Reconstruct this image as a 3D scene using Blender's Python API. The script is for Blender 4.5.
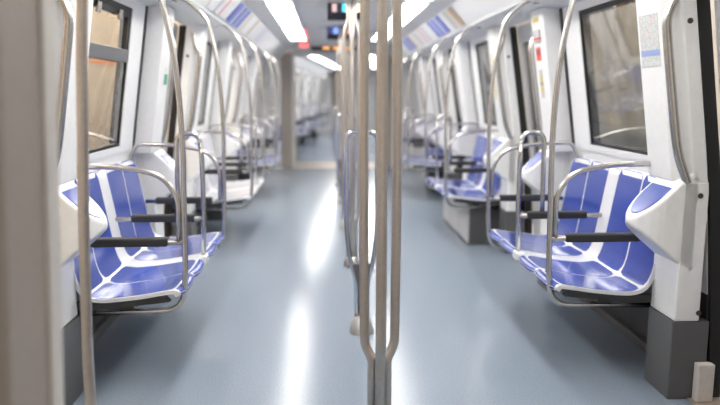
import bpy, bmesh, math, random
from mathutils import Vector, Matrix
random.seed(4)
for o in list(bpy.data.objects): bpy.data.objects.remove(o)
S = bpy.context.scene
COL = S.collection

# ------------------------------------------------------------------ camera
F_PX = 690.0
pitch = math.atan(109.5 / F_PX)
yaw = math.atan(34.0 / F_PX * math.cos(pitch))
cd = bpy.data.cameras.new('camera'); cam = bpy.data.objects.new('camera', cd); COL.objects.link(cam)
cam.location = (-0.18, 0, 1.25)
cam.rotation_euler = (math.pi / 2 - pitch, 0, -yaw)
cd.sensor_width = 36; cd.lens = 36 * F_PX / 720
cd.clip_start = 0.02; cd.clip_end = 200
cd.dof.use_dof = True; cd.dof.focus_distance = 2.75; cd.dof.aperture_fstop = 1.35
S.camera = cam

# ------------------------------------------------------------------ world, exposure
w = bpy.data.worlds.new('world'); S.world = w; w.use_nodes = True
bgn = w.node_tree.nodes['Background']
bgn.inputs[0].default_value = (0.75, 0.70, 0.64, 1); bgn.inputs[1].default_value = 0.6
S.view_settings.view_transform = 'Standard'; S.view_settings.look = 'None'
S.view_settings.exposure = 1.03; S.view_settings.gamma = 1.0
S.view_settings.use_curve_mapping = False
LIGHT = 7.5        # emission of the ceiling diffusers

# added fill lights outside the windows, for the station and tunnel walls
def area(name, loc, rot, sx, sy, e, col):
    l = bpy.data.lights.new(name, 'AREA'); l.shape = 'RECTANGLE'; l.size = sx; l.size_y = sy
    l.energy = e; l.color = col
    o = bpy.data.objects.new(name, l); COL.objects.link(o); o.location = loc; o.rotation_euler = rot
    return o
area('station_wall_fill', (-2.1, 6, 3.6), (0, math.radians(-10), 0), 0.3, 14, 700, (1, .84, .66))  # unseen fill, added to brighten the beige wall behind the hopper window
area('tunnel_wall_fill', (2.6, 6, 3.6), (0, math.radians(10), 0), 0.2, 14, 160, (1, .95, .88))  # unseen fill, added to lift the tunnel wall behind the route-map side windows

# ------------------------------------------------------------------ materials
MATS = {}
def mat(name, col, rough=.4, metal=0., spec=.5, var=.04, scale=30., bump=0., coat=0.):
    if name in MATS: return MATS[name]
    m = bpy.data.materials.new(name); m.use_nodes = True; nt = m.node_tree
    b = nt.nodes['Principled BSDF']
    b.inputs['Roughness'].default_value = rough; b.inputs['Metallic'].default_value = metal
    b.inputs['Specular IOR Level'].default_value = spec
    b.inputs['Coat Weight'].default_value = coat; b.inputs['Coat Roughness'].default_value = .08
    tc = nt.nodes.new('ShaderNodeTexCoord')
    n = nt.nodes.new('ShaderNodeTexNoise'); n.inputs['Scale'].default_value = scale; n.inputs['Detail'].default_value = 3
    nt.links.new(tc.outputs['Object'], n.inputs['Vector'])
    r = nt.nodes.new('ShaderNodeValToRGB')
    r.color_ramp.elements[0].position = .3; r.color_ramp.elements[1].position = .7
    r.color_ramp.elements[0].color = (*[max(0, c * (1 - var)) for c in col], 1)
    r.color_ramp.elements[1].color = (*[min(1, c * (1 + var)) for c in col], 1)
    nt.links.new(n.outputs['Fac'], r.inputs[0]); nt.links.new(r.outputs[0], b.inputs['Base Color'])
    if bump:
        bp = nt.nodes.new('ShaderNodeBump'); bp.inputs['Strength'].default_value = bump; bp.inputs['Distance'].default_value = .01
        nt.links.new(n.outputs['Fac'], bp.inputs['Height']); nt.links.new(bp.outputs[0], b.inputs['Normal'])
    MATS[name] = m
    return m

def emit(name, col, e):
    if name in MATS: return MATS[name]
    m = bpy.data.materials.new(name); m.use_nodes = True; nt = m.node_tree
    b = nt.nodes['Principled BSDF']
    b.inputs['Base Color'].default_value = (.8, .8, .8, 1)
    b.inputs['Emission Color'].default_value = (*col, 1); b.inputs['Emission Strength'].default_value = e
    MATS[name] = m
    return m

def striped(name, stops, axis=1, rough=.35, e=0.):
    """flat print: constant colour bands along one generated axis, softly broken by noise"""
    if name in MATS: return MATS[name]
    m = bpy.data.materials.new(name); m.use_nodes = True; nt = m.node_tree
    b = nt.nodes['Principled BSDF']; b.inputs['Roughness'].default_value = rough
    tc = nt.nodes.new('ShaderNodeTexCoord'); sp = nt.nodes.new('ShaderNodeSeparateXYZ')
    nt.links.new(tc.outputs['Generated'], sp.inputs[0])
    r = nt.nodes.new('ShaderNodeValToRGB'); r.color_ramp.interpolation = 'CONSTANT'
    while len(r.color_ramp.elements) < len(stops): r.color_ramp.elements.new(.5)
    for i, (p, c) in enumerate(stops):
        r.color_ramp.elements[i].position = p
    for i, (p, c) in enumerate(stops):
        r.color_ramp.elements[i].color = (*c, 1)
    nt.links.new(sp.outputs[axis], r.inputs[0])
    nt.links.new(r.outputs[0], b.inputs['Base Color'])
    if e:
        nt.links.new(r.outputs[0], b.inputs['Emission Color']); b.inputs['Emission Strength'].default_value = e
    MATS[name] = m
    return m

WHITE = mat('white_panel', (.87, .87, .87), .33, var=.02)
GREYW = mat('grey_white_panel', (.82, .825, .83), .38, var=.02)
CEIL = mat('ceiling_grey', (.83, .825, .82), .45, var=.04)
DARK = mat('dark_grey_skirt', (.115, .115, .118), .4, var=.10, scale=260)
DARKER = mat('dark_underseat_panel', (.045, .045, .045), .45, var=.1)
BLACK = mat('black_rubber', (.008, .008, .009), .5)
STEEL = mat('brushed_steel', (.60, .58, .56), .27, metal=1., var=.05, scale=60)
STEELW = mat('trident_steel', (.60, .55, .50), .38, metal=1., var=.05, scale=60)
CHROME = mat('polished_steel', (.62, .65, .72), .16, metal=1.)
PADM = mat('armrest_pad', (.03, .03, .033), .6, var=.15, scale=300, bump=.2)
SHELL = mat('seat_shell', (.80, .81, .84), .22, var=.01, coat=.3)
RIM = mat('seat_rim', (.62, .61, .60), .4)
BLUE = mat('seat_blue', (.040, .080, .40), .2, var=.05, coat=.5)
PALE = mat('seat_pale_grey', (.62, .62, .68), .25, var=.03, coat=.4)
BEIGE = mat('portal_beige', (.46, .41, .36), .5, var=.03)
BEIGEL = mat('portal_edge', (.80, .77, .73), .4, var=.03)
BELLOW = mat('bellows_grey', (.30, .26, .23), .7, var=.06)
DOORG = mat('door_leaf_grey', (.55, .55, .57), .35, var=.03)
TAN = mat('sill_plate', (.50, .42, .34), .35, metal=.4, var=.05)
BOLT = mat('bolt_dark', (.12, .11, .10), .35, metal=.8)
TUNNEL = mat('tunnel_concrete', (.30, .29, .28), .8, var=.25, scale=3)
DIFF = emit('lamp_diffuser', (1.0, .975, .93), LIGHT)
RED = emit('red_signal', (1.0, .01, .015), 1.7)

# blue-grey speckled vinyl floor
def floor_mat():
    m = bpy.data.materials.new('speckled_floor'); m.use_nodes = True; nt = m.node_tree
    b = nt.nodes['Principled BSDF']
    tc = nt.nodes.new('ShaderNodeTexCoord')
    n = nt.nodes.new('ShaderNodeTexNoise'); n.inputs['Scale'].default_value = 160; n.inputs['Detail'].default_value = 4; n.inputs['Roughness'].default_value = .7
    n2 = nt.nodes.new('ShaderNodeTexNoise'); n2.inputs['Scale'].default_value = 1.1; n2.inputs['Detail'].default_value = 1
    for q in (n, n2): nt.links.new(tc.outputs['Object'], q.inputs['Vector'])
    r = nt.nodes.new('ShaderNodeValToRGB')
    e = r.color_ramp.elements
    e[0].position = .34; e[0].color = (.20, .245, .31, 1); e[1].position = .66; e[1].color = (.31, .365, .44, 1)
    nt.links.new(n.outputs['Fac'], r.inputs[0]); nt.links.new(r.outputs[0], b.inputs['Base Color'])
    mr = nt.nodes.new('ShaderNodeMapRange'); mr.inputs[1].default_value = .3; mr.inputs[2].default_value = .7
    mr.inputs[3].default_value = .165; mr.inputs[4].default_value = .20
    nt.links.new(n2.outputs['Fac'], mr.inputs[0]); nt.links.new(mr.outputs[0], b.inputs['Roughness'])
    bp = nt.nodes.new('ShaderNodeBump'); bp.inputs['Strength'].default_value = .05; bp.inputs['Distance'].default_value = .004
    nt.links.new(n.outputs['Fac'], bp.inputs['Height']); nt.links.new(bp.outputs[0], b.inputs['Normal'])
    b.inputs['Specular IOR Level'].default_value = .27
    return m
FLOOR = floor_mat()

def glass_mat():
    m = bpy.data.materials.new('window_glass'); m.use_nodes = True; nt = m.node_tree
    nt.nodes.remove(nt.nodes['Principled BSDF'])
    out = nt.nodes['Material Output']
    tr = nt.nodes.new('ShaderNodeBsdfTransparent'); tr.inputs[0].default_value = (.72, .73, .72, 1)
    gl = nt.nodes.new('ShaderNodeBsdfGlossy'); gl.inputs['Roughness'].default_value = .02
    lw = nt.nodes.new('ShaderNodeLayerWeight')
    pw = nt.nodes.new('ShaderNodeMath'); pw.operation = 'POWER'; pw.inputs[1].default_value = 3.0
    fr = nt.nodes.new('ShaderNodeMath'); fr.operation = 'MULTIPLY_ADD'; fr.inputs[1].default_value = .75; fr.inputs[2].default_value = .08
    nt.links.new(lw.outputs['Facing'], pw.inputs[0]); nt.links.new(pw.outputs[0], fr.inputs[0])
    mx = nt.nodes.new('ShaderNodeMixShader')
    nt.links.new(fr.outputs[0], mx.inputs[0]); nt.links.new(tr.outputs[0], mx.inputs[1]); nt.links.new(gl.outputs[0], mx.inputs[2])
    nt.links.new(mx.outputs[0], out.inputs[0])
    return m
GLASS = glass_mat()

# ------------------------------------------------------------------ geometry helpers
class MB:
    def __init__(s): s.v = []; s.f = []; s.smooth = []
    def add(s, vs, fs, smooth=False):
        k = len(s.v); s.v += [tuple(p) for p in vs]
        for f in fs: s.f.append([i + k for i in f]); s.smooth.append(smooth)
        return s
    def box(s, x0, x1, y0, y1, z0, z1):
        vs = [(x, y, z) for x in (x0, x1) for y in (y0, y1) for z in (z0, z1)]
        return s.add(vs, [(0, 1, 3, 2), (4, 6, 7, 5), (0, 4, 5, 1), (2, 3, 7, 6), (0, 2, 6, 4), (1, 5, 7, 3)])
    def extrude(s, prof, y0, y1):
        """closed (x,z) profile swept along y"""
        n = len(prof)
        vs = [(x, y0, z) for x, z in prof] + [(x, y1, z) for x, z in prof]
        fs = [(i, (i + 1) % n, n + (i + 1) % n, n + i) for i in range(n)] + [tuple(range(n)), tuple(range(2 * n - 1, n - 1, -1))]
        return s.add(vs, fs)
    def prism(s, plan, z0, z1):
        """closed (x,y) plan; z0,z1 numbers or functions of (x,y)"""
        n = len(plan); g = lambda z, p: z(*p) if callable(z) else z
        vs = [(p[0], p[1], g(z0, p)) for p in plan] + [(p[0], p[1], g(z1, p)) for p in plan]
        fs = [(i, (i + 1) % n, n + (i + 1) % n, n + i) for i in range(n)] + [tuple(range(n)), tuple(range(2 * n - 1, n - 1, -1))]
        return s.add(vs, fs)
    def tube(s, pts, r, n=12, cap=True, flat=1.0):
        pts = [Vector(p) for p in pts]; m = len(pts)
        T = [(pts[min(i + 1, m - 1)] - pts[max(i - 1, 0)]).normalized() for i in range(m)]
        a = Vector((0, 1, 0)) if abs(T[0].y) < .9 else Vector((1, 0, 0))
        N = (a - T[0] * a.dot(T[0])).normalized(); vs = []
        for i in range(m):
            N = (N - T[i] * N.dot(T[i])).normalized(); B = T[i].cross(N)
            rr = r[i] if isinstance(r, (list, tuple)) else r
            for k in range(n):
                t = 2 * math.pi * k / n
                vs.append(pts[i] + N * math.cos(t) * rr + B * math.sin(t) * rr * flat)
        fs = [(i * n + k, i * n + (k + 1) % n, (i + 1) * n + (k + 1) % n, (i + 1) * n + k) for i in range(m - 1) for k in range(n)]
        s.add(vs, fs, True)
        if cap: s.add(vs, [tuple(range(n - 1, -1, -1)), tuple(range((m - 1) * n, m * n))])
        return s
    def mesh(s, name, bevel=0., seg=2, weld=True):
        me = bpy.data.meshes.new(name); me.from_pydata(s.v, [], s.f)
        me.polygons.foreach_set('use_smooth', s.smooth)
        bm = bmesh.new(); bm.from_mesh(me)
        if weld and not getattr(s, 'loose', False): bmesh.ops.remove_doubles(bm, verts=bm.verts, dist=1e-5)
        bmesh.ops.recalc_face_normals(bm, faces=bm.faces)
        if bevel:
            es = [e for e in bm.edges if len(e.link_faces) == 2 and e.calc_face_angle(0) > .5]
            bmesh.ops.bevel(bm, geom=es, offset=bevel, segments=seg, profile=.5, affect='EDGES', clamp_overlap=True)
        bm.to_mesh(me); bm.free()
        return me

def catmull(P, n=8):
    P = [Vector(p) for p in P]; Q = [P[0] * 2 - P[1]] + P + [P[-1] * 2 - P[-2]]; out = []
    for i in range(1, len(Q) - 2):
        a, b, c, d = Q[i - 1:i + 3]
        for k in range(n):
            t = k / n
            out.append(.5 * ((2 * b) + (c - a) * t + (2 * a - 5 * b + 4 * c - d) * t * t + (3 * b - a - 3 * c + d) * t ** 3))
    out.append(P[-1]); return out
def fillet(P, r, n=6):
    P = [Vector(p) for p in P]; out = [P[0]]
    for i in range(1, len(P) - 1):
        rr = r[i - 1] if isinstance(r, (list, tuple)) else r
        a = P[i] + (P[i - 1] - P[i]).normalized() * rr; b = P[i] + (P[i + 1] - P[i]).normalized() * rr
        for k in range(n + 1):
            t = k / n; out.append(a * (1 - t) ** 2 + P[i] * 2 * t * (1 - t) + b * t * t)
    out.append(P[-1]); return out

XF = Matrix.Identity(4)         # carriage placement (the next carriage stands on a curve)
CACHE = {}
def cached(key, fn, bevel=0., seg=2):
    if key not in CACHE: CACHE[key] = fn().mesh(str(key[0]), bevel, seg)
    return CACHE[key]
def place(o, loc):
    o.matrix_world = XF @ Matrix.Translation(loc)
def thing(name, label, cat, loc, group=None, kind=None):
    o = bpy.data.objects.new(name, None); COL.objects.link(o); o.empty_display_size = .05
    place(o, loc); tag(o, label, cat, group, kind); return o
def tag(o, label=None, cat=None, group=None, kind=None):
    if label: o['label'] = label
    if cat: o['category'] = cat
    if group: o['group'] = group
    if kind: o['kind'] = kind
    return o
def part(name, me, m, parent=None, loc=None):
    o = bpy.data.objects.new(name, me); COL.objects.link(o)
    if not me.materials: me.materials.append(m)
    if parent is not None: o.parent = parent
    if loc is not None:
        if parent is None: place(o, loc)
        else: o.location = loc
    return o

def W(z):       # inner face of the car side (doors, windows) at height z
    P = [(0, 1.39), (.3, 1.376), (.76, 1.338), (1.03, 1.302), (1.6, 1.218), (2.1, 1.145)]
    for (a, x), (b, y) in zip(P, P[1:]):
        if z <= b: return x + (y - x) * (z - a) / (b - a)
    return P[-1][1]
def wprof(zs, off0, off1, s):
    """profile of a skin between W+off0 (inside) and W+off1 (outside)"""
    return [(s * (W(z) + off0), z) for z in zs] + [(s * (W(z) + off1), z) for z in reversed(zs)]

PITCH = 2.63; BAY0 = 2.62; END = 11.6
SIDE = {1: 'route-map side', -1: 'hopper-window side'}
ORD = ['first', 'second', 'third']
counts = {'window': 0, 'door': 0, 'trim': 0}
def nm(k):
    counts[k] += 1; return '%s_%d' % (k, counts[k])

# ------------------------------------------------------------------ carriage shell
def shell(y0, y1, tagname):
    mid = (y0 + y1) / 2; L = y1 - y0; h = L / 2
    sfx = '' if tagname == 'near' else '_next'
    fl = part('floor' + sfx, MB().box(-1.5, 1.5, -h, h, -.06, 0).mesh('floor'), FLOOR, None, (0, mid, 0)); tag(fl, kind='structure')
    c = thing('ceiling' + sfx, None, None, (0, mid, 1.98), kind='structure')
    part('center_panel', MB().box(-.43, .43, -h, h, .02, .06).mesh('center_panel'), CEIL, c)
    # recessed joints of the centre panel: raised cover plates
    k = 0; y = -h + .1
    me = MB().box(-.24, .24, 0, .86, .008, .02).mesh('cover_plate', .004)
    while y < h - .9:
        part('cover_plate', me, CEIL, c, (0, y, 0)); y += .98
    for s in (1, -1):
        part('light_edge', MB().extrude([(s * .43, .06), (s * .43, -.012), (s * .455, -.012), (s * .455, .06)], -h, h).mesh('light_edge'), GREYW, c)
        part('light_bed', MB().box(min(s * .455, s * .66), max(s * .455, s * .66), -h, h, .03, .06).mesh('light_bed'), GREYW, c)
        part('side_strip', MB().extrude([(s * .66, .06), (s * .66, -.012), (s * .80, -.04), (s * .83, .06)], -h, h).mesh('side_strip'), CEIL, c)
        part('cove_panel', MB().extrude([(s * .803, -.042), (s * .945, -.195), (s * 1.0, -.195), (s * .86, -.042)], -h, h).mesh('cove_panel'), GREYW, c)
        part('soffit', MB().extrude([(s * .945, -.197), (s * .955, -.212), (s * 1.20, -.245), (s * 1.25, -.20), (s * 1.0, -.17)], -h, h).mesh('soffit'), GREYW, c)
        part('roof_skin', MB().extrude([(s * .43, .07), (s * 1.3, -.15), (s * 1.32, -.14), (s * .43, .10)], -h, h).mesh('roof_skin'), GREYW, c)

SEG = 1.96
def ceiling_lamps(ys, where):
    for s in (1, -1):
        for i, y in enumerate(ys):
            d = SIDE[s]
            t = thing('ceiling_light', 'long white ceiling light panel %s, %s' % (where(i), d), 'ceiling light', (s * .5575, y, 1.98),
                      'ceiling light panels in two rows')
            part('diffuser', cached(('diffuser',), lambda: MB().box(-.094, .094, .03, SEG - .03, -.004, .012), .004), DIFF, t)
            part('end_cap', cached(('end_cap',), lambda: MB().box(-.098, .098, 0, .028, -.008, .02), .003), GREYW, t)
            part('end_cap', cached(('end_cap',), None), GREYW, t, (0, SEG - .028, 0))

# ------------------------------------------------------------------ bay pieces
def pillar(s, y0, door_near, kind_txt):
    """panel pillar between a seat bay and a door. door_near: the door lies on its near side"""
    t = thing(nm('trim'), None, None, (s * 1.24, y0, 0), kind='structure')
    k = (s, door_near); ox = s * 1.24
    wd = .27 if door_near else .30
    def P(x, y): return (s * x - ox, y if door_near else wd - y)
    def upper():
        zs = [.90, 1.03, 1.35, 1.745]
        b = MB(); plan = lambda z: [(W(z) - .115, wd), (W(z) - .115, .07), (W(z) - .058, .0), (W(z), 0), (W(z), wd)]
        n = 5; vs = []; fs = []
        for z in zs: vs += [(*P(*q), z) for q in plan(z)]
        for i in range(len(zs) - 1):
            for j in range(n): fs.append((i * n + j, i * n + (j + 1) % n, (i + 1) * n + (j + 1) % n, (i + 1) * n + j))
        fs += [tuple(range(n)), tuple(range((len(zs) - 1) * n, len(zs) * n))]
        return b.add(vs, fs)
    part('upper_panel', cached(('upper_panel', k), upper, .006), WHITE, t)
    w2 = .21
    def lower(z0, z1, off):
        def f():
            xo = 1.326 if z1 > .5 else 1.37
            pl = lambda: [P(1.222 - off, w2), P(1.222 - off, 0), P(xo, 0), P(xo, w2)]
            return MB().prism(pl(), z0, z1)
        return f
    part('lower_panel', cached(('lower_panel', k), lower(.335, .905, 0), .006), WHITE, t)
    part('skirt', cached(('skirt', k), lower(0, .333, .006), .004), DARK, t)
    # armrest wing: rounded in plan, sloping top and underside
    def wing_plan(x0, x1, y0_, y1_, r):
        out = [(x1, y0_)]; cx = x0 + r; n = 6
        for c, a0 in ((y0_ + r, -90), (y1_ - r, 180)):
            for i in range(n + 1):
                a = math.radians(-90 - 90 * i / n) if a0 == -90 else math.radians(180 - 90 * i / n)
                out.append((cx + r * math.cos(a), c + r * math.sin(a)))
        out.append((x1, y1_)); return out
    top = lambda x, y: .748 + (abs(x + ox) - 1.052) * .96
    bot = lambda x, y: .718 - (abs(x + ox) - 1.052) * .85
    def wing(): return MB().prism([P(*q) for q in wing_plan(1.052, 1.29, .0, .215, .105)], bot, top)
    wg = part('armrest_wing', cached(('armrest_wing', k), wing, .012, 3), WHITE, t)
    def ins(): return MB().prism([P(*q) for q in wing_plan(1.070, 1.185, .022, .19, .082)], lambda x, y: top(x, y) - .004, lambda x, y: top(x, y) + .004)
    part('blue_insert', cached(('blue_insert', k), ins, .002), BLUE, wg)
    # bent flat grab handle
    yh = .012 if door_near else wd - .012
    def hnd():
        X = lambda z, o: s * (W(z) - o) - ox
        pts = catmull([(X(z, o), yh, z) for z, o in ((1.69, .052), (1.65, .062), (1.60, .082), (1.555, .106), (1.515, .117), (1.46, .119), (1.3, .118), (1.1, .115), (1.03, .111), (.98, .102), (.93, .088), (.90, .080))], 5)
        return MB().tube(pts, .018, 14)
    part('grab_handle', cached(('grab_handle', k), hnd), STEEL, t)
    def bolt(z, x):
        yb = -.003 if door_near else wd + .003
        def f():
            b = MB(); n = 12
            c0 = [(s * x - ox + .011 * math.cos(2 * math.pi * i / n), yb, z + .011 * math.sin(2 * math.pi * i / n)) for i in range(n)]
            c1 = [(p[0], yb + (.006 if door_near else -.006), p[2]) for p in c0]
            return b.add(c0 + c1, [tuple(range(n)), tuple(range(2 * n - 1, n - 1, -1))] + [(i, (i + 1) % n, n + (i + 1) % n, n + i) for i in range(n)])
        return f
    for z, x in ((1.52, 1.197), (.85, 1.29), (.37, 1.32)):
        part('bolt', cached(('bolt', k, z), bolt(z, x)), BOLT, t)
    # rubber seal against the door
    def seal():
        zs = [0, .3, .76, 1.03, 1.6, 1.74]
        return MB().extrude([(x - ox, z) for x, z in wprof(zs, .0, .05, s)], 0 if door_near else wd - .02, .02 if door_near else wd + .07)
    part('rubber_seal', cached(('rubber_seal', k), seal), BLACK, t)
    return t

def window_bay(s, y0, hopper):
    """wall skin, window and lower panel of one seat bay; y0 = start of the bay"""
    yA, yB = .27, 1.48; gy0, gy1 = .36, 1.19
    side = 'right' if s > 0 else 'left'
    t = thing('wall_' + side, None, None, (s * 1.3, y0, 0), kind='structure'); ox = s * 1.3
    def skin(zs, o0, o1, a, b): return lambda: MB().extrude([(x - ox, z) for x, z in wprof(zs, o0, o1, s)], a, b)
    part('lower_panel', cached(('wall_lower', s), skin([.05, .3, .44], -.005, .05, 0.02, 1.76)), DARKER, t)
    part('kick_strip', cached(('kick', s), skin([0, .05], -.03, .05, 0.215, 1.565), .004), DARK, t)
    part('middle_panel', cached(('wall_mid', s), skin([.44, .76, .93], -.003, .05, 0.02, 1.76)), WHITE, t)
    n = nm('window')
    f = thing(n, None, None, (s * 1.3, y0, 0), kind='structure')
    part('bottom_frame', cached(('wf_b', s), skin([.93, .965], -.012, .05, yA, 1.43)), WHITE, f)
    part('top_frame', cached(('wf_t', s), skin([1.69, 1.735], -.012, .05, yA, 1.43)), WHITE, f)
    part('side_frame', cached(('wf_n', s), skin([.965, 1.03, 1.35, 1.69], -.012, .05, yA, gy0)), WHITE, f)
    part('side_frame', cached(('wf_f', s), skin([.965, 1.03, 1.35, 1.69], -.012, .05, gy1, 1.43)), WHITE, f)
    part('rubber_joint', cached(('wf_j', s), skin([.93, 1.03, 1.35, 1.735], -.014, .05, 1.43, 1.478)), BLACK, f)
    zs = [.965, 1.03, 1.35, 1.69]
    def gasket():
        b = MB()
        for a, c in ((gy0, gy0 + .018), (gy1 - .012, gy1)): b.extrude([(x - ox, z) for x, z in wprof(zs, -.006, .045, s)], a, c)
        for za, zb in ((.965, .98), (1.665, 1.69)): b.extrude([(x - ox, z) for x, z in wprof([za, zb], -.006, .045, s)], gy0 + .018, gy1 - .012)
        return b
    part('gasket', cached(('gasket', s), gasket), BLACK, f)
    if hopper:
        part('pane', cached(('pane_lo', s), skin([.98, 1.03, 1.41], .0, .006, gy0 + .018, gy1 - .012)), GLASS, f)
        part('hopper_pane', cached(('pane_hi', s), skin([1.475, 1.665], .008, .014, gy0 + .03, gy1 - .03)), GLASS, f)
        part('transom', cached(('transom', s), skin([1.41, 1.475], -.012, .04, gy0, gy1), .003), mat('transom_grey', (.22, .22, .23), .4, metal=.6), f)
        def hf():
            b = MB()
            for a, c in ((gy0 + .018, gy0 + .04), (gy1 - .04, gy1 - .012)): b.extrude([(x - ox, z) for x, z in wprof([1.475, 1.665], -.004, .03, s)], a, c)
            b.extrude([(x - ox, z) for x, z in wprof([1.64, 1.665], -.004, .03, s)], gy0 + .04, gy1 - .04)
            return b
        part('hopper_frame', cached(('hopper_frame', s), hf), BLACK, f)
        for yy in (.62, .95):
            part('latch', cached(('latch', s, yy), skin([1.61, 1.66], -.02, -.005, yy, yy + .05), .004), STEEL, f)
    else:
        part('pane', cached(('pane', s), skin([.98, 1.03, 1.35, 1.665], .0, .006, gy0 + .018, gy1 - .012)), GLASS, f)
    return t

def door(s, y0, y1):
    t = thing(nm('door'), None, None, (s * 1.3, y0, 0), kind='structure'); ox = s * 1.3
    L = y1 - y0; zs = [.03, .3, .76, 1.03, 1.6, 1.74]
    def skin(zs, o0, o1, a, b): return MB().extrude([(x - ox, z) for x, z in wprof(zs, o0, o1, s)], a, b)
    for a, b in ((0.072, L / 2 - .006), (L / 2 + .006, L - .022)):
        q = .06
        def frame():
            m = MB()
            m.add(*(lambda o: (o.v, o.f))(skin(zs, .052, .085, a, a + q)))
            m.add(*(lambda o: (o.v, o.f))(skin(zs, .052, .085, b - q, b)))
            m.add(*(lambda o: (o.v, o.f))(skin([.03, .3, .70], .052, .085, a + q, b - q)))
            m.add(*(lambda o: (o.v, o.f))(skin([1.62, 1.74], .052, .085, a + q, b - q)))
            return m
        lf = part('leaf', cached(('leaf', s, round(L, 2), round(a, 3)), frame), DOORG, t)
        part('pane', cached(('dpane', s, round(L, 2), round(a, 3)), lambda: skin([.70, 1.03, 1.62], .064, .070, a + q, b - q)), GLASS, lf)
    part('rubber_edge', cached(('redge', s, round(L, 2)), lambda: skin(zs, .055, .09, L / 2 - .006, L / 2 + .006)), BLACK, t)
    part('sill', cached(('sill', s, round(L, 2)), lambda: MB().box(min(s * 1.30 - ox, s * 1.46 - ox), max(s * 1.30 - ox, s * 1.46 - ox), 0, L, .0, .006)), TAN, t)
    for a in (.004, L - .044):
        pl = [(s * 1.315 - ox, a), (s * 1.315 - ox, a + .04), (s * 1.372 - ox, a + .04), (s * 1.384 - ox, a + .028), (s * 1.384 - ox, a)]
        part('guide_block', cached(('guide', s, round(a, 3)), lambda: MB().prism(pl, .006, .165), .005), mat('pinkish_plastic', (.70, .66, .63), .4), t)
    return t

# ---- double seat
PROF = [(.785, .409), (.777, .416), (.776, .427), (.790, .438), (.85, .436), (.95, .420), (1.06, .408), (1.13, .406), (1.178, .422), (1.208, .47), (1.228, .56), (1.250, .68), (1.272, .80), (1.282, .858), (1.291, .878), (1.306, .882)]
PR = [tuple(q)[:2] for q in catmull([(x, z, 0) for x, z in PROF], 6)]
LEN = [0]
for a, b in zip(PR, PR[1:]): LEN.append(LEN[-1] + math.hypot(b[0] - a[0], b[1] - a[1]))
def prof(u):
    d = u * LEN[-1]
    for i in range(len(PR) - 1):
        if d <= LEN[i + 1] or i == len(PR) - 2:
            t = (d - LEN[i]) / (LEN[i + 1] - LEN[i]); return (PR[i][0] + (PR[i + 1][0] - PR[i][0]) * t, PR[i][1] + (PR[i + 1][1] - PR[i][1]) * t)
SEATL = 1.23
COLS = [(.016, .280), (.296, .548), (.682, .934), (.950, 1.214)]
def seat_pt(u, v, off=0.):
    x, z = prof(u); e = .004
    xa, za = prof(max(0, u - e)); xb, zb = prof(min(1, u + e)); dx, dz = xb - xa, zb - za; l = math.hypot(dx, dz) or 1
    nx, nz = -dz / l, dx / l            # normal towards the sitter
    bump = 0
    for a, b in COLS:
        c = (v - (a + b) / 2) / ((b - a) / 2 + .012)
        if abs(c) < 1: bump = max(bump, (1 - c ** 4))
    seat = 0
    for a, b in ((.0, .60), (.63, 1.23)):
        c = (v - (a + b) / 2) / ((b - a) / 2)
        if abs(c) < 1: seat = max(seat, (1 - c * c))
    ff = max(0, 1 - u / .12); tf = max(0, 1 - (1 - u) / .10)
    x += ff * .026 * (1 - bump); z -= tf * .022 * (1 - max(bump * .4, min(1, seat * 2.2)))
    mid = max(0, 1 - abs(u - .45) / .42)
    off -= .016 * seat * mid
    return (x + nx * off, z + nz * off)
def grid(u0, u1, v0, v1, nu, nv, top, bot, s, ox, corner=0.):
    """closed curved slab on the seat surface"""
    A = []; B = []
    for i in range(nu + 1):
        for j in range(nv + 1):
            u = u0 + (u1 - u0) * i / nu; v = v0 + (v1 - v0) * j / nv
            if corner and i in (0, nu) and j in (0, nv):
                u += (1 if i == 0 else -1) * corner * .6 / LEN[-1]; v += (1 if j == 0 else -1) * corner * .6
            for L, o in ((A, top), (B, bot)):
                x, z = seat_pt(u, v, o); L.append((s * x - ox, v, z))
    m = nv + 1; n = len(A); b = MB()
    fs = []; 
    for i in range(nu):
        for j in range(nv):
            q = (i * m + j, i * m + j + 1, (i + 1) * m + j + 1, (i + 1) * m + j)
            fs.append(q); fs.append(tuple(n + k for k in reversed(q)))
    ring = [j for j in range(nv + 1)] + [i * m + nv for i in range(1, nu + 1)] + [nu * m + j for j in range(nv - 1, -1, -1)] + [i * m for i in range(nu - 1, 0, -1)]
    b.loose = True
    b.add(A + B, fs, True)
    k = len(ring)
    b.add(A + B, [(ring[i], ring[(i + 1) % k], n + ring[(i + 1) % k], n + ring[i]) for i in range(k)])
    return b
ROWS = [(.008, .066, 3), (.078, .462, 12), (.472, .986, 13)]
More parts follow.
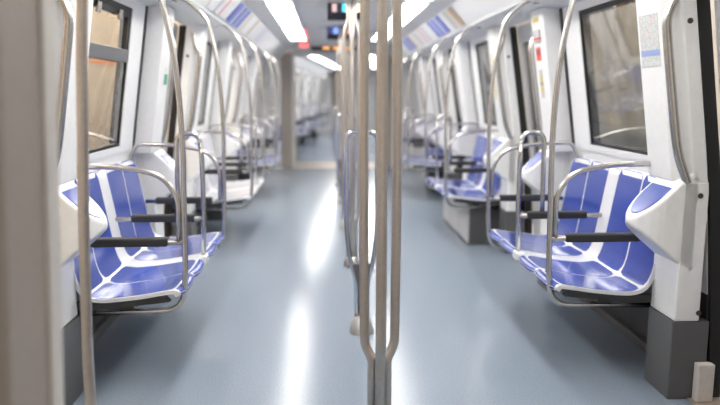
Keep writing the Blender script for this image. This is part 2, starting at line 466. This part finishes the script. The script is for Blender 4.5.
def bench(s, y0, where, pale=False):
    ox = s * 1.05
    lab = ('pale grey and white' if pale else 'blue and white') + ' plastic double seat, ' + where
    t = thing('double_seat', lab, 'seat', (ox, y0 + .19, .385), 'double seats along the carriage sides')
    dz = (0, 0, -.385)
    part('shell', cached(('shell', s), lambda: grid(0, 1, 0, SEATL, 44, 48, 0, -.016, s, ox)), SHELL, t, dz)
    key = 'panel_pale' if pale else 'panel'
    for ci, (v0, v1) in enumerate(COLS):
        for ri, (u0, u1, nu) in enumerate(ROWS):
            part(['front_panel', 'seat_panel', 'back_panel'][ri],
                 cached((key, s, ci, ri), lambda: grid(u0, u1, v0, v1, nu, 6, .0014, -.002, s, ox, (.012 if ri in (1, 2) else .006))), PALE if pale else BLUE, t, dz)
    def beam():
        b = MB()
        b.extrude([(s * .86 - ox, .405), (s * .84 - ox, .385), (s * 1.15 - ox, .352), (s * 1.33 - ox, .352), (s * 1.33 - ox, .385), (s * 1.15 - ox, .385)], .015, .05)
        b.extrude([(s * .86 - ox, .405), (s * .84 - ox, .385), (s * 1.15 - ox, .352), (s * 1.33 - ox, .352), (s * 1.33 - ox, .385), (s * 1.15 - ox, .385)], SEATL - .05, SEATL - .015)
        b.box(min(s * 1.0 - ox, s * 1.06 - ox), max(s * 1.0 - ox, s * 1.06 - ox), .05, SEATL - .05, .34, .385)
        return b
    part('support_frame', cached(('support_frame', s), beam), DARKER, t, dz)
    return t

def pad(s, x0, x1, z, key):
    ox = 0
    return cached(('pad', s, key), lambda: MB().box(min(s * x0, s * x1), max(s * x0, s * x1), -.02, .02, z - .016, z + .016), .008, 2)

def end_rail(s, y, near, where):
    t = thing('grab_rail', 'tall steel grab rail, ' + where, 'grab rail', (s * .78, y, .33), 'tall grab rails at the seat ends')
    o = Vector((s * .78, 0, .33)); X = lambda x, z, yy=0: Vector((s * x, yy, z)) - o
    def pole():
        P = catmull([X(1.01, 1.775), X(.975, 1.768), X(.925, 1.735), X(.862, 1.675), X(.827, 1.60), X(.79, 1.385), X(.772, 1.1), X(.776, .75), X(.779, .53), X(.785, .45)], 6)
        Q = fillet([P[-1], X(.795, .335), X(1.34, .325)], .085, 8)
        return MB().tube(P[:-1] + Q, .0125, 12)
    part('pole', cached(('pole', s), pole), STEEL, t)
    def arch():
        if near: P = fillet([X(.803, .632), X(.797, .82), X(.86, .915), X(1.02, .95), X(1.26, .953)], [.05, .06, .10], 7)
        else: P = fillet([X(.803, .632), X(.797, .82), X(.86, .915), X(1.02, .953), X(1.27, .962), X(1.305, .87)], [.05, .06, .1, .04], 7)
        return MB().tube(P, .0115, 12)
    part('arch', cached(('arch', s, near), arch), STEEL, t)
    part('arm_bar', cached(('arm_bar', s), lambda: MB().tube([X(.78, .63), X(1.228, .63)], .012, 10)), STEEL, t)
    def pd(): return MB().box(min(s * .845, s * 1.17) - o.x, max(s * .845, s * 1.17) - o.x, -.022, .022, .615 - o.z, .652 - o.z)
    part('armrest_pad', cached(('armrest_pad', s), pd, .008), PADM, t)
    def fl(): 
        return MB().tube([X(1.004, 1.775), X(1.03, 1.78)], .028, 14)
    part('ceiling_flange', cached(('flange', s), fl), STEEL, t)

def mid_hoop(s, y, where):
    t = thing('armrest_hoop', 'narrow steel armrest hoop between seats, ' + where, 'armrest', (s * .80, y, .43), 'armrest hoops between paired seats')
    o = Vector((s * .80, 0, .43)); X = lambda x, z, yy=0: Vector((s * x, yy, z)) - o
    part('hoop', cached(('hoop', s), lambda: MB().tube(fillet([X(.803, .43), X(.79, .80), X(.80, 1.055), X(.915, 1.055), X(.918, .78), X(.92, .63)], [.2, .056, .056, .05], 8), .0125, 12)), STEEL, t)
    part('arm_bar', cached(('mbar', s), lambda: MB().tube([X(.79, .63), X(1.228, .63)], .012, 10)), STEEL, t)
    part('armrest_pad', cached(('mpad', s), lambda: MB().box(min(s * .84, s * 1.15) - o.x, max(s * .84, s * 1.15) - o.x, -.022, .022, .615 - o.z, .652 - o.z), .008), PADM, t)
    part('clip', cached(('clip', s), lambda: MB().box(min(s * .782, s * .835) - o.x, max(s * .782, s * .835) - o.x, -.035, .035, -.028, .016), .01), SHELL, t)

def trident(y, label):
    t = thing('trident_pole', label, 'grab pole', (0, y, 0), 'three-stranded centre poles')
    for k, (a, r) in enumerate(((-90, .0185), (8, .0165), (172, .0165))):
        c, sn = math.cos(math.radians(a)), math.sin(math.radians(a))
        R = lambda q, z: (c * q, sn * q, z)
        p = fillet([R(.027 if k else .020, .06), R(.027 if k else .020, .33), R(.053, .385), R(.059, 1.05), R(.050, 1.66), R(.020, 1.74), R(.020, 1.985)], [.012, .02, .4, .04, .04], 8)
        part('strand', cached(('strand', k), lambda: MB().tube(p, r, 14)), STEELW, t)
    part('foot', cached(('foot',), lambda: MB().tube([(0, 0, 0), (0, 0, .004), (0, 0, .075), (0, 0, .08)], [.062, .062, .045, .02], 20)), STEEL, t)
    part('core', cached(('core',), lambda: MB().tube([(0, 0, .07), (0, 0, .335)], .010, 10)), BLACK, t)
    part('ceiling_flange', cached(('tflange',), lambda: MB().tube([(0, 0, 1.962), (0, 0, 1.986)], [.055, .06], 20)), STEEL, t)

def low_hoop(y, label):
    t = thing('hoop_pole', label, 'grab pole', (0, y, 0), 'low hoop poles along the aisle')
    hp = fillet([(-.027, 0, .08), (-.030, 0, .27), (-.060, 0, .39), (-.081, 0, .55), (-.078, 0, 1.055), (.078, 0, 1.055), (.081, 0, .55), (.060, 0, .39), (.030, 0, .27), (.027, 0, .08)], [.03, .04, .1, .045, .045, .1, .04, .03], 8)
    part('hoop', MB().tube(hp, .0125, 14).mesh('hoop'), CHROME, t)
    part('web_plate', MB().add([(x, yy, z) for yy in (-.012, .012) for x, z in ((-.012, .08), (.012, .08), (.026, .27), (.052, .372), (-.052, .372), (-.026, .27))],
         [(0, 1, 2, 3, 4, 5), (11, 10, 9, 8, 7, 6)] + [(i, (i + 1) % 6, 6 + (i + 1) % 6, 6 + i) for i in range(6)]).mesh('web_plate', .004), mat('web_grey', (.16, .16, .165), .5, metal=.5, var=.2, scale=200), t)
    part('foot', MB().tube([(0, 0, 0), (0, 0, .004), (0, 0, .085), (0, 0, .09)], [.066, .066, .044, .02], 20).mesh('foot'), mat('foot_satin', (.55, .53, .50), .45, metal=.5), t)

def bay(s, i, hopper=False, pale=False, next_car=False):
    y0 = BAY0 + PITCH * i
    where = '%s seat bay%s, %s' % (ORD[i], ' of next carriage' if next_car else '', SIDE[s])
    window_bay(s, y0, hopper)
    pillar(s, y0, True, where)
    pillar(s, y0 + 1.48, False, where)
    bench(s, y0, where, pale)
    wh = where
    end_rail(s, y0 + .25, True, 'near end of ' + wh)
    mid_hoop(s, y0 + .81, wh)
    end_rail(s, y0 + 1.39, False, 'far end of ' + wh)

# ------------------------------------------------------------------ build the carriage
shell(1.43, END, 'near')
ceiling_lamps([1.6 + 2.1 * k for k in range(4)], lambda i: '%s from the near gangway' % ['first', 'second', 'third', 'fourth'][i])
for s in (1, -1):
    for i in range(3):
        bay(s, i, hopper=(s < 0 and i == 0), pale=(s < 0 and i == 1))
    door(s, 1.62, BAY0)
    door(s, BAY0 + 1.78, BAY0 + PITCH); door(s, BAY0 + PITCH + 1.78, BAY0 + 2 * PITCH)
    door(s, BAY0 + 2 * PITCH + 1.78, BAY0 + 3 * PITCH)
    # short blank wall between the last door and the far end
    for a, b in ((1.43, 1.62), (BAY0 + 3 * PITCH, END)):
        q = part('wall_' + ('right' if s > 0 else 'left'), MB().extrude([(x - s * 1.3, z) for x, z in wprof([0, .3, .76, 1.03, 1.6, 1.76], -.06, .05, s)], 0, b - a).mesh('blank_wall'), WHITE, None, (s * 1.3, a, 0))
        tag(q, kind='structure')

LAB3 = 'steel centre pole of three bowed strands, '
trident(2.29, LAB3 + 'closest to the near gangway')
LABH = 'low polished steel hoop pole with conical foot, '
low_hoop(3.50, LABH + 'first along the aisle from the near gangway')
trident(4.90, LAB3 + 'just beyond the first low hoop pole')
low_hoop(6.35, LABH + 'second along the aisle from the near gangway')
trident(7.83, LAB3 + 'just beyond the second low hoop pole')
low_hoop(9.3, LABH + 'closest to the far gangway')

# bent pole beside the near portal
vp = thing('vestibule_pole', 'slightly bowed steel pole beside the near beige gangway column', 'grab pole', (-.87, 1.95, 0))
part('pole', MB().tube(catmull([(.02, 0, 0), (-.008, 0, .34), (0, 0, .77), (.017, 0, 1.135), (.04, 0, 1.5), (.09, 0, 1.74), (.14, 0, 1.85)], 8), .0155, 14).mesh('pole'), STEELW, vp)
part('foot', MB().tube([(.02, 0, 0), (.02, 0, .03)], [.045, .03], 18).mesh('foot'), STEEL, vp)

# equipment box under the second seat, route-map side
bx = thing('equipment_box', 'dark grey equipment box with pale front under the second double seat', 'box', (1.15, 5.58, 0))
part('body', MB().box(-.148, .18, 0, 1.2, .0, .335).mesh('body', .006), DARK, bx)
for k in range(3):
    part('front_panel', cached(('boxfront',), lambda: MB().box(-.162, -.148, .006, .392, .012, .325), .003), mat('box_front', (.58, .57, .56), .4), bx, (0, .4 * k, 0))

# ------------------------------------------------------------------ end wall and far portal
def portal(y, depth, name, wmat, half=.72, col=.20, top=1.90, lean=0., trim_y=0., tw=.012):
    t = thing(name, None, None, (0, y, 0), kind='structure')
    for s in (1, -1):
        hw = half - lean * top
        part('column', MB().extrude([(s * half, 0), (s * (half + col), 0), (s * (half + col), top), (s * hw, top)], 0, depth).mesh('column', .02, 3), BEIGE, t)
        part('edge_trim', MB().extrude([(s * (half - .008), 0), (s * (half + .03), 0), (s * (hw + .03), top), (s * (hw - .008), top)], trim_y - tw, trim_y + (.03 if tw < .03 else .018)).mesh('edge_trim', .005), BEIGEL, t)
        part('side_panel', MB().box(min(s * (half + col), s * 1.45), max(s * (half + col), s * 1.45), .02, depth, 0, 2.06).mesh('side_panel'), wmat, t)
    part('lintel', MB().box(-half - col, half + col, 0.02, depth, top, 2.06).mesh('lintel'), WHITE, t)
    part('sill', MB().box(-half, half, -.05, depth, 0, .008).mesh('sill'), TAN, t)
    return t
portal(END, .25, 'wall_far', WHITE)
portal(1.18, .25, 'wall_near', BEIGE, half=.777, col=.33, top=1.95, lean=.043, trim_y=.225, tw=.045)

def tube_room(y0, y1, name, sx):
    t = thing(name, None, None, (0, y0, 0), kind='structure'); L = y1 - y0
    for s in (1, -1):
        n = 0; y = 0
        while y < L - .01:
            part('bellows_fold', cached(('fold', s), lambda: MB().extrude([(s * .98, 0), (s * 1.03, 0), (s * 1.03, 2.05), (s * .98, 2.05)], 0, .085), .01), BELLOW, t, (0, y, 0)); y += .09
    part('gangway_floor', MB().box(-1.1, 1.1, 0, L, -.06, -.002).mesh('gangway_floor'), DARK, t)
    part('gangway_roof', MB().box(-1.1, 1.1, 0, L, 2.05, 2.1).mesh('gangway_roof'), BELLOW, t)
tube_room(-.5, 1.17, 'wall_gangway_near', 1)
tube_room(END + .26, END + .9, 'wall_gangway_far', 1)

# ------------------------------------------------------------------ adverts on the cove panels
def advert(s, y, L, name, label, m, t0=.06, t1=.94):
    a = Vector((s * .803, 0, 1.938)); b = Vector((s * .945, 0, 1.785)); d = b - a
    n = Vector((-s * abs(d.z), 0, -abs(d.x))).normalized()
    p0 = a + d * t0 + n * .003; p1 = a + d * t1 + n * .003
    o = (p0 + p1) / 2
    vs = []
    for q in (0, .004):
        for p in (p0, p1):
            for yy in (0, L): vs.append(tuple(p - o + n * q + Vector((0, yy, 0))))
    me = MB().add(vs, [(0, 1, 3, 2), (4, 6, 7, 5), (0, 2, 6, 4), (1, 5, 7, 3), (0, 4, 5, 1), (2, 3, 7, 6)]).mesh(name)
    ob = part(name, me, m, None, (o.x, y, o.z)); tag(ob, label, 'advert', 'advert cards on the sloping ceiling panels')
Wp = (.80, .80, .82); Bp = (.16, .20, .58); Tn = (.52, .38, .26); Gp = (.55, .55, .57); Be = (.74, .66, .56); Rd = (.75, .12, .10)
def band(name, *st): return striped(name, list(st))
M1 = band('ad_tan', (0, Tn), (.25, Be), (.45, Gp), (.7, Wp))
M2 = band('ad_blue', (0, Bp), (.12, (.24, .28, .66)), (.28, Wp), (.36, Bp), (.55, (.55, .58, .8)), (.66, Bp), (.86, Wp))
M3 = band('ad_white_red', (0, Wp), (.30, Gp), (.42, Wp), (.60, Rd), (.66, Wp))
M4 = band('ad_beige', (0, Be), (.2, Wp), (.75, Be), (.85, Tn))
advert(1, 5.60, .60, 'advert_card', 'tan and grey advert card on the cove, route-map side', M1)
advert(1, 6.25, .75, 'advert_card', 'blue advert card next to the tan card, route-map side', M2)
advert(1, 7.05, .85, 'advert_card', 'white advert card with red mark beside the blue card, route-map side', M3)
advert(1, 7.95, .6, 'advert_card', 'beige advert card beyond the red-marked card, route-map side', M4)
advert(1, 8.60, .7, 'advert_card', 'smaller blue advert card after the beige card, route-map side', M2)
advert(-1, 4.55, .75, 'advert_card', 'white advert card with red line, hopper-window side', M3)
advert(-1, 5.4, .75, 'advert_card', 'blue advert card with white lettering, hopper-window side', M2)
advert(-1, 6.2, .6, 'advert_card', 'beige and orange-edged advert card after the blue card, hopper-window side', M4)
advert(-1, 6.9, .9, 'advert_card', 'plain pale advert card beyond the beige card, hopper-window side', band('ad_pale', (0, Wp), (.5, (.70, .70, .78))))

# ------------------------------------------------------------------ stickers and the route map on the pillar faces
def sticker(s, ya, yb, za, zb, name, label, cat, m, extra=.0015, group=None):
    zm = (za + zb) / 2; o = Vector((s * (W(zm) - .115), ya, zm))
    vs = []
    for q in (.0005, extra):
        for z in (za, zb):
            for y in (ya, yb): vs.append(tuple(Vector((s * (W(z) - .1155 - q), y, z)) - o))
    me = MB().add(vs, [(0, 1, 3, 2), (4, 6, 7, 5), (0, 2, 6, 4), (1, 5, 7, 3), (0, 4, 5, 1), (2, 3, 7, 6)]).mesh(name)
    ob = part(name, me, m, None, tuple(o)); tag(ob, label, cat, group); return ob
def map_mat():
    m = bpy.data.materials.new('route_map_print'); m.use_nodes = True; nt = m.node_tree
    b = nt.nodes['Principled BSDF']; b.inputs['Roughness'].default_value = .3
    tc = nt.nodes.new('ShaderNodeTexCoord'); sp = nt.nodes.new('ShaderNodeSeparateXYZ'); nt.links.new(tc.outputs['Generated'], sp.inputs[0])
    v = nt.nodes.new('ShaderNodeTexVoronoi'); v.feature = 'DISTANCE_TO_EDGE'; v.inputs['Scale'].default_value = 7
    n = nt.nodes.new('ShaderNodeTexNoise'); n.inputs['Scale'].default_value = 5
    for q in (v, n): nt.links.new(tc.outputs['Generated'], q.inputs['Vector'])
    hue = nt.nodes.new('ShaderNodeValToRGB'); e = hue.color_ramp.elements
    e[0].position = .38; e[0].color = (.30, .55, .50, 1); e[1].position = .62; e[1].color = (.75, .38, .40, 1); q = e.new(.5); q.color = (.4, .42, .45, 1)
    nt.links.new(n.outputs['Fac'], hue.inputs[0])
    ln = nt.nodes.new('ShaderNodeMath'); ln.operation = 'LESS_THAN'; ln.inputs[1].default_value = .035; nt.links.new(v.outputs['Distance'], ln.inputs[0])
    mx = nt.nodes.new('ShaderNodeMix'); mx.data_type = 'RGBA'; mx.inputs['A'].default_value = (.66, .67, .66, 1)
    nt.links.new(ln.outputs[0], mx.inputs['Factor']); nt.links.new(hue.outputs[0], mx.inputs['B'])
    r = nt.nodes.new('ShaderNodeValToRGB'); r.color_ramp.interpolation = 'CONSTANT'; e = r.color_ramp.elements
    e[0].position = 0; e[0].color = (0, 0, 0, 1); e[1].position = .20; e[1].color = (1, 1, 1, 1); k = e.new(.32); k.color = (0, 0, 0, 1)
    nt.links.new(sp.outputs[2], r.inputs[0])
    m2 = nt.nodes.new('ShaderNodeMix'); m2.data_type = 'RGBA'; nt.links.new(r.outputs[0], m2.inputs['Factor'])
    nt.links.new(mx.outputs['Result'], m2.inputs['A']); m2.inputs['B'].default_value = (.32, .42, .72, 1)
    nt.links.new(m2.outputs['Result'], b.inputs['Base Color'])
    return m
sticker(1, 2.705, 2.865, 1.355, 1.56, 'route_map', 'pale route map with a blue band stuck on the pillar beside the bent handle', 'map', map_mat())
yB = BAY0 + 1.48
st = lambda n, *c: striped(n, list(c), axis=2)
sticker(1, yB + .08, yB + .20, 1.655, 1.71, 'key_sticker', 'small yellow key-shaped sticker at the top of the pillar', 'sticker', st('st_y', (0, (.75, .75, .72)), (.3, (.62, .48, .12)), (.8, (.75, .75, .72))))
sticker(1, yB + .07, yB + .20, 1.555, 1.625, 'switch_plate', 'small grey switch plate with a red lamp below the key sticker', 'switch', st('st_g', (0, (.6, .6, .6)), (.15, (.75, .1, .08)), (.35, (.55, .55, .56))), .012)
sticker(1, yB + .10, yB + .19, 1.435, 1.525, 'alarm_sticker', 'red and white alarm sticker on the pillar', 'sticker', st('st_r', (0, (.8, .78, .78)), (.12, (.75, .10, .07)), (.5, (.45, .05, .05)), (.85, (.75, .2, .15))))
sticker(1, yB + .11, yB + .17, 1.22, 1.39, 'notice_strip', 'narrow yellow and grey notice strip under the alarm sticker', 'sticker', st('st_n', (0, (.6, .6, .6)), (.2, (.68, .56, .25)), (.45, (.35, .35, .35)), (.55, (.7, .58, .28)), (.8, (.6, .6, .6))))
sticker(-1, yB + .12, yB + .20, 1.30, 1.40, 'green_sticker', 'narrow green notice on the pillar past the hopper window', 'sticker', st('st_gr', (0, (.1, .4, .25)), (.6, (.7, .75, .7))))
sticker(-1, yB + .10, yB + .19, 1.62, 1.68, 'gold_sticker', 'small gold sticker high on the pillar past the hopper window', 'sticker', st('st_go', (0, (.6, .5, .3)), (.6, (.75, .7, .6))))
sticker(1, BAY0 + PITCH + .15, BAY0 + PITCH + .22, 1.2, 1.55, 'yellow_notice', 'tall pale yellow notice beside the second pillar handle', 'sticker', st('st_py', (0, (.78, .70, .42)), (.9, (.75, .75, .7))))
o = part('orange_label', MB().box(-.012, .012, -.03, .03, 0, .03).mesh('orange_label', .003), mat('orange', (.85, .40, .05), .4), None, (-.905, 4.0, 1.80)); tag(o, 'small orange label beside a grab rail flange on the cove', 'sticker')

# ------------------------------------------------------------------ hanging screens, LED sign, red signals
def screen(y, label, ms):
    t = thing('information_screen', label, 'screen', (0, y, 2.0), 'hanging information screens')
    part('bracket', cached(('sbr',), lambda: MB().box(-.10, .10, .02, .06, -.02, .0)), CEIL, t)
    h = part('housing', cached(('shs',), lambda: MB().box(-.165, .165, 0, .07, -.155, -.02), .006), mat('screen_black', (.012, .014, .03), .35), t)
    part('picture', cached(('spi', y), lambda: MB().box(-.157, .157, -.004, -.0005, -.092, -.026)), ms, h)
sc = [(0, (.01, .01, .015)), (.10, (.45, .30, .30)), (.22, (.02, .02, .03)), (.36, (.06, .55, .60)), (.46, (.8, .85, .85)), (.52, (.75, .10, .08)), (.62, (.9, .88, .8)), (.8, (.75, .6, .15)), (.9, (.03, .03, .06))]
screen(5.85, 'black hanging screen with cyan white and red picture, closer to the low hoop pole', striped('scr_a', sc, 0, .3, .9))
screen(7.95, 'black hanging screen showing a bluish picture, closer to the far gangway', striped('scr_b', [(0, (.03, .04, .12)), (.2, (.2, .3, .7)), (.5, (.5, .7, .8)), (.62, (.8, .25, .2)), (.8, (.08, .1, .3))], 0, .3, .8))
t = thing('led_sign', 'thin black sign with amber lettering above the far gangway opening', 'sign', (0, END - .05, 1.94))
part('housing', MB().box(-.42, .42, 0, .06, 0, .07).mesh('housing', .004), mat('sign_black', (.01, .01, .01), .4), t)
for k in range(9):
    if k in (2,): continue
    part('letter_block', cached(('letter',), lambda: MB().box(-.02, .02, -.004, .0, .02, .05)), emit('amber', (1, .42, .08), 1.2), t, (-.20 + k * .055, 0, 0))
t = thing('red_signal_lamp', 'glowing red signal lamp at the end of the ceiling light row', 'lamp', (-.5, 10.42, 1.93))
part('housing', MB().box(-.075, .075, 0, .06, -.01, .06).mesh('housing', .008), GREYW, t)
part('lens', MB().tube([(0, 0, .018), (0, -.02, .018)], [.06, .05], 18, True, .55).mesh('lens'), RED, t)
t = thing('red_strip_lamp', 'small red strip lamp beside the last ceiling light panel', 'lamp', (-.43, 8.0, 1.966))
part('housing', MB().box(-.02, .02, 0, 1.4, .0, .03).mesh('housing', .004), GREYW, t)
part('lens', MB().box(-.014, .014, .03, 1.37, -.008, .0).mesh('lens', .003), RED, t)

# ------------------------------------------------------------------ next carriage, standing on a curve to one side
XF = Matrix.Translation((0, END + .9, 0)) @ Matrix.Rotation(math.radians(-5.2), 4, 'Z') @ Matrix.Translation((0, -1.43, 0))
shell(1.43, END, 'next')
SIDEK = dict(SIDE)
for s in (1, -1):
    for i, y in enumerate([1.6 + 2.1 * k for k in range(4)]):
        t = thing('ceiling_light', '%s white ceiling light panel of the next carriage, %s' % (['first', 'second', 'third', 'fourth'][i], SIDE[s]), 'ceiling light', (s * .5575, y, 1.98), 'ceiling lights of the next carriage')
        part('diffuser', CACHE[('diffuser',)], DIFF, t)
    for i in range(3): bay(s, i, next_car=True)
    for i in range(3): door(s, BAY0 + PITCH * i + 1.78, BAY0 + PITCH * (i + 1))
    door(s, 1.62, BAY0)
    for a, b in ((1.43, 1.62), (BAY0 + 3 * PITCH, END)):
        q = part('wall_' + ('right' if s > 0 else 'left'), MB().extrude([(x - s * 1.3, z) for x, z in wprof([0, .3, .76, 1.03, 1.6, 1.76], -.06, .05, s)], 0, b - a).mesh('blank_wall'), WHITE, None, (s * 1.3, a, 0))
        tag(q, kind='structure')
t = portal(END, .25, 'wall_next_far', WHITE)
q = part('door_closed', MB().box(-.715, .715, .18, .22, .01, 1.9).mesh('door_closed', .005), GREYW, t)
portal(1.18, .24, 'wall_next_near', BEIGE)
XF = Matrix.Identity(4)

# ------------------------------------------------------------------ outside: tunnel and station wall
t = part('wall_tunnel', MB().box(0, .2, -4, 34, -1, 4.5).mesh('wall_tunnel'), TUNNEL, None, (3.4, 0, 0)); tag(t, kind='structure')
t = thing('wall_station', None, None, (-3.0, 0, 0), kind='structure')
part('cladding', MB().box(-.2, 0, -4, 34, -1, 4.5).mesh('cladding'), mat('station_beige', (.55, .47, .38), .6, var=.05, scale=2), t)
part('orange_band', MB().box(0, .01, -4, 34, 1.62, 1.72).mesh('orange_band'), mat('station_orange', (.85, .30, .08), .5), t)
k = thing('fill_light_housing', 'unseen added housing over the fill light for the station wall', 'lamp', (-2.1, 6, 3.62))  # added box above the outside fill light, out of view
part('housing', MB().box(-.16, .16, -7, 7, 0, .08).mesh('housing'), GREYW, k)
bpy.context.view_layer.update()
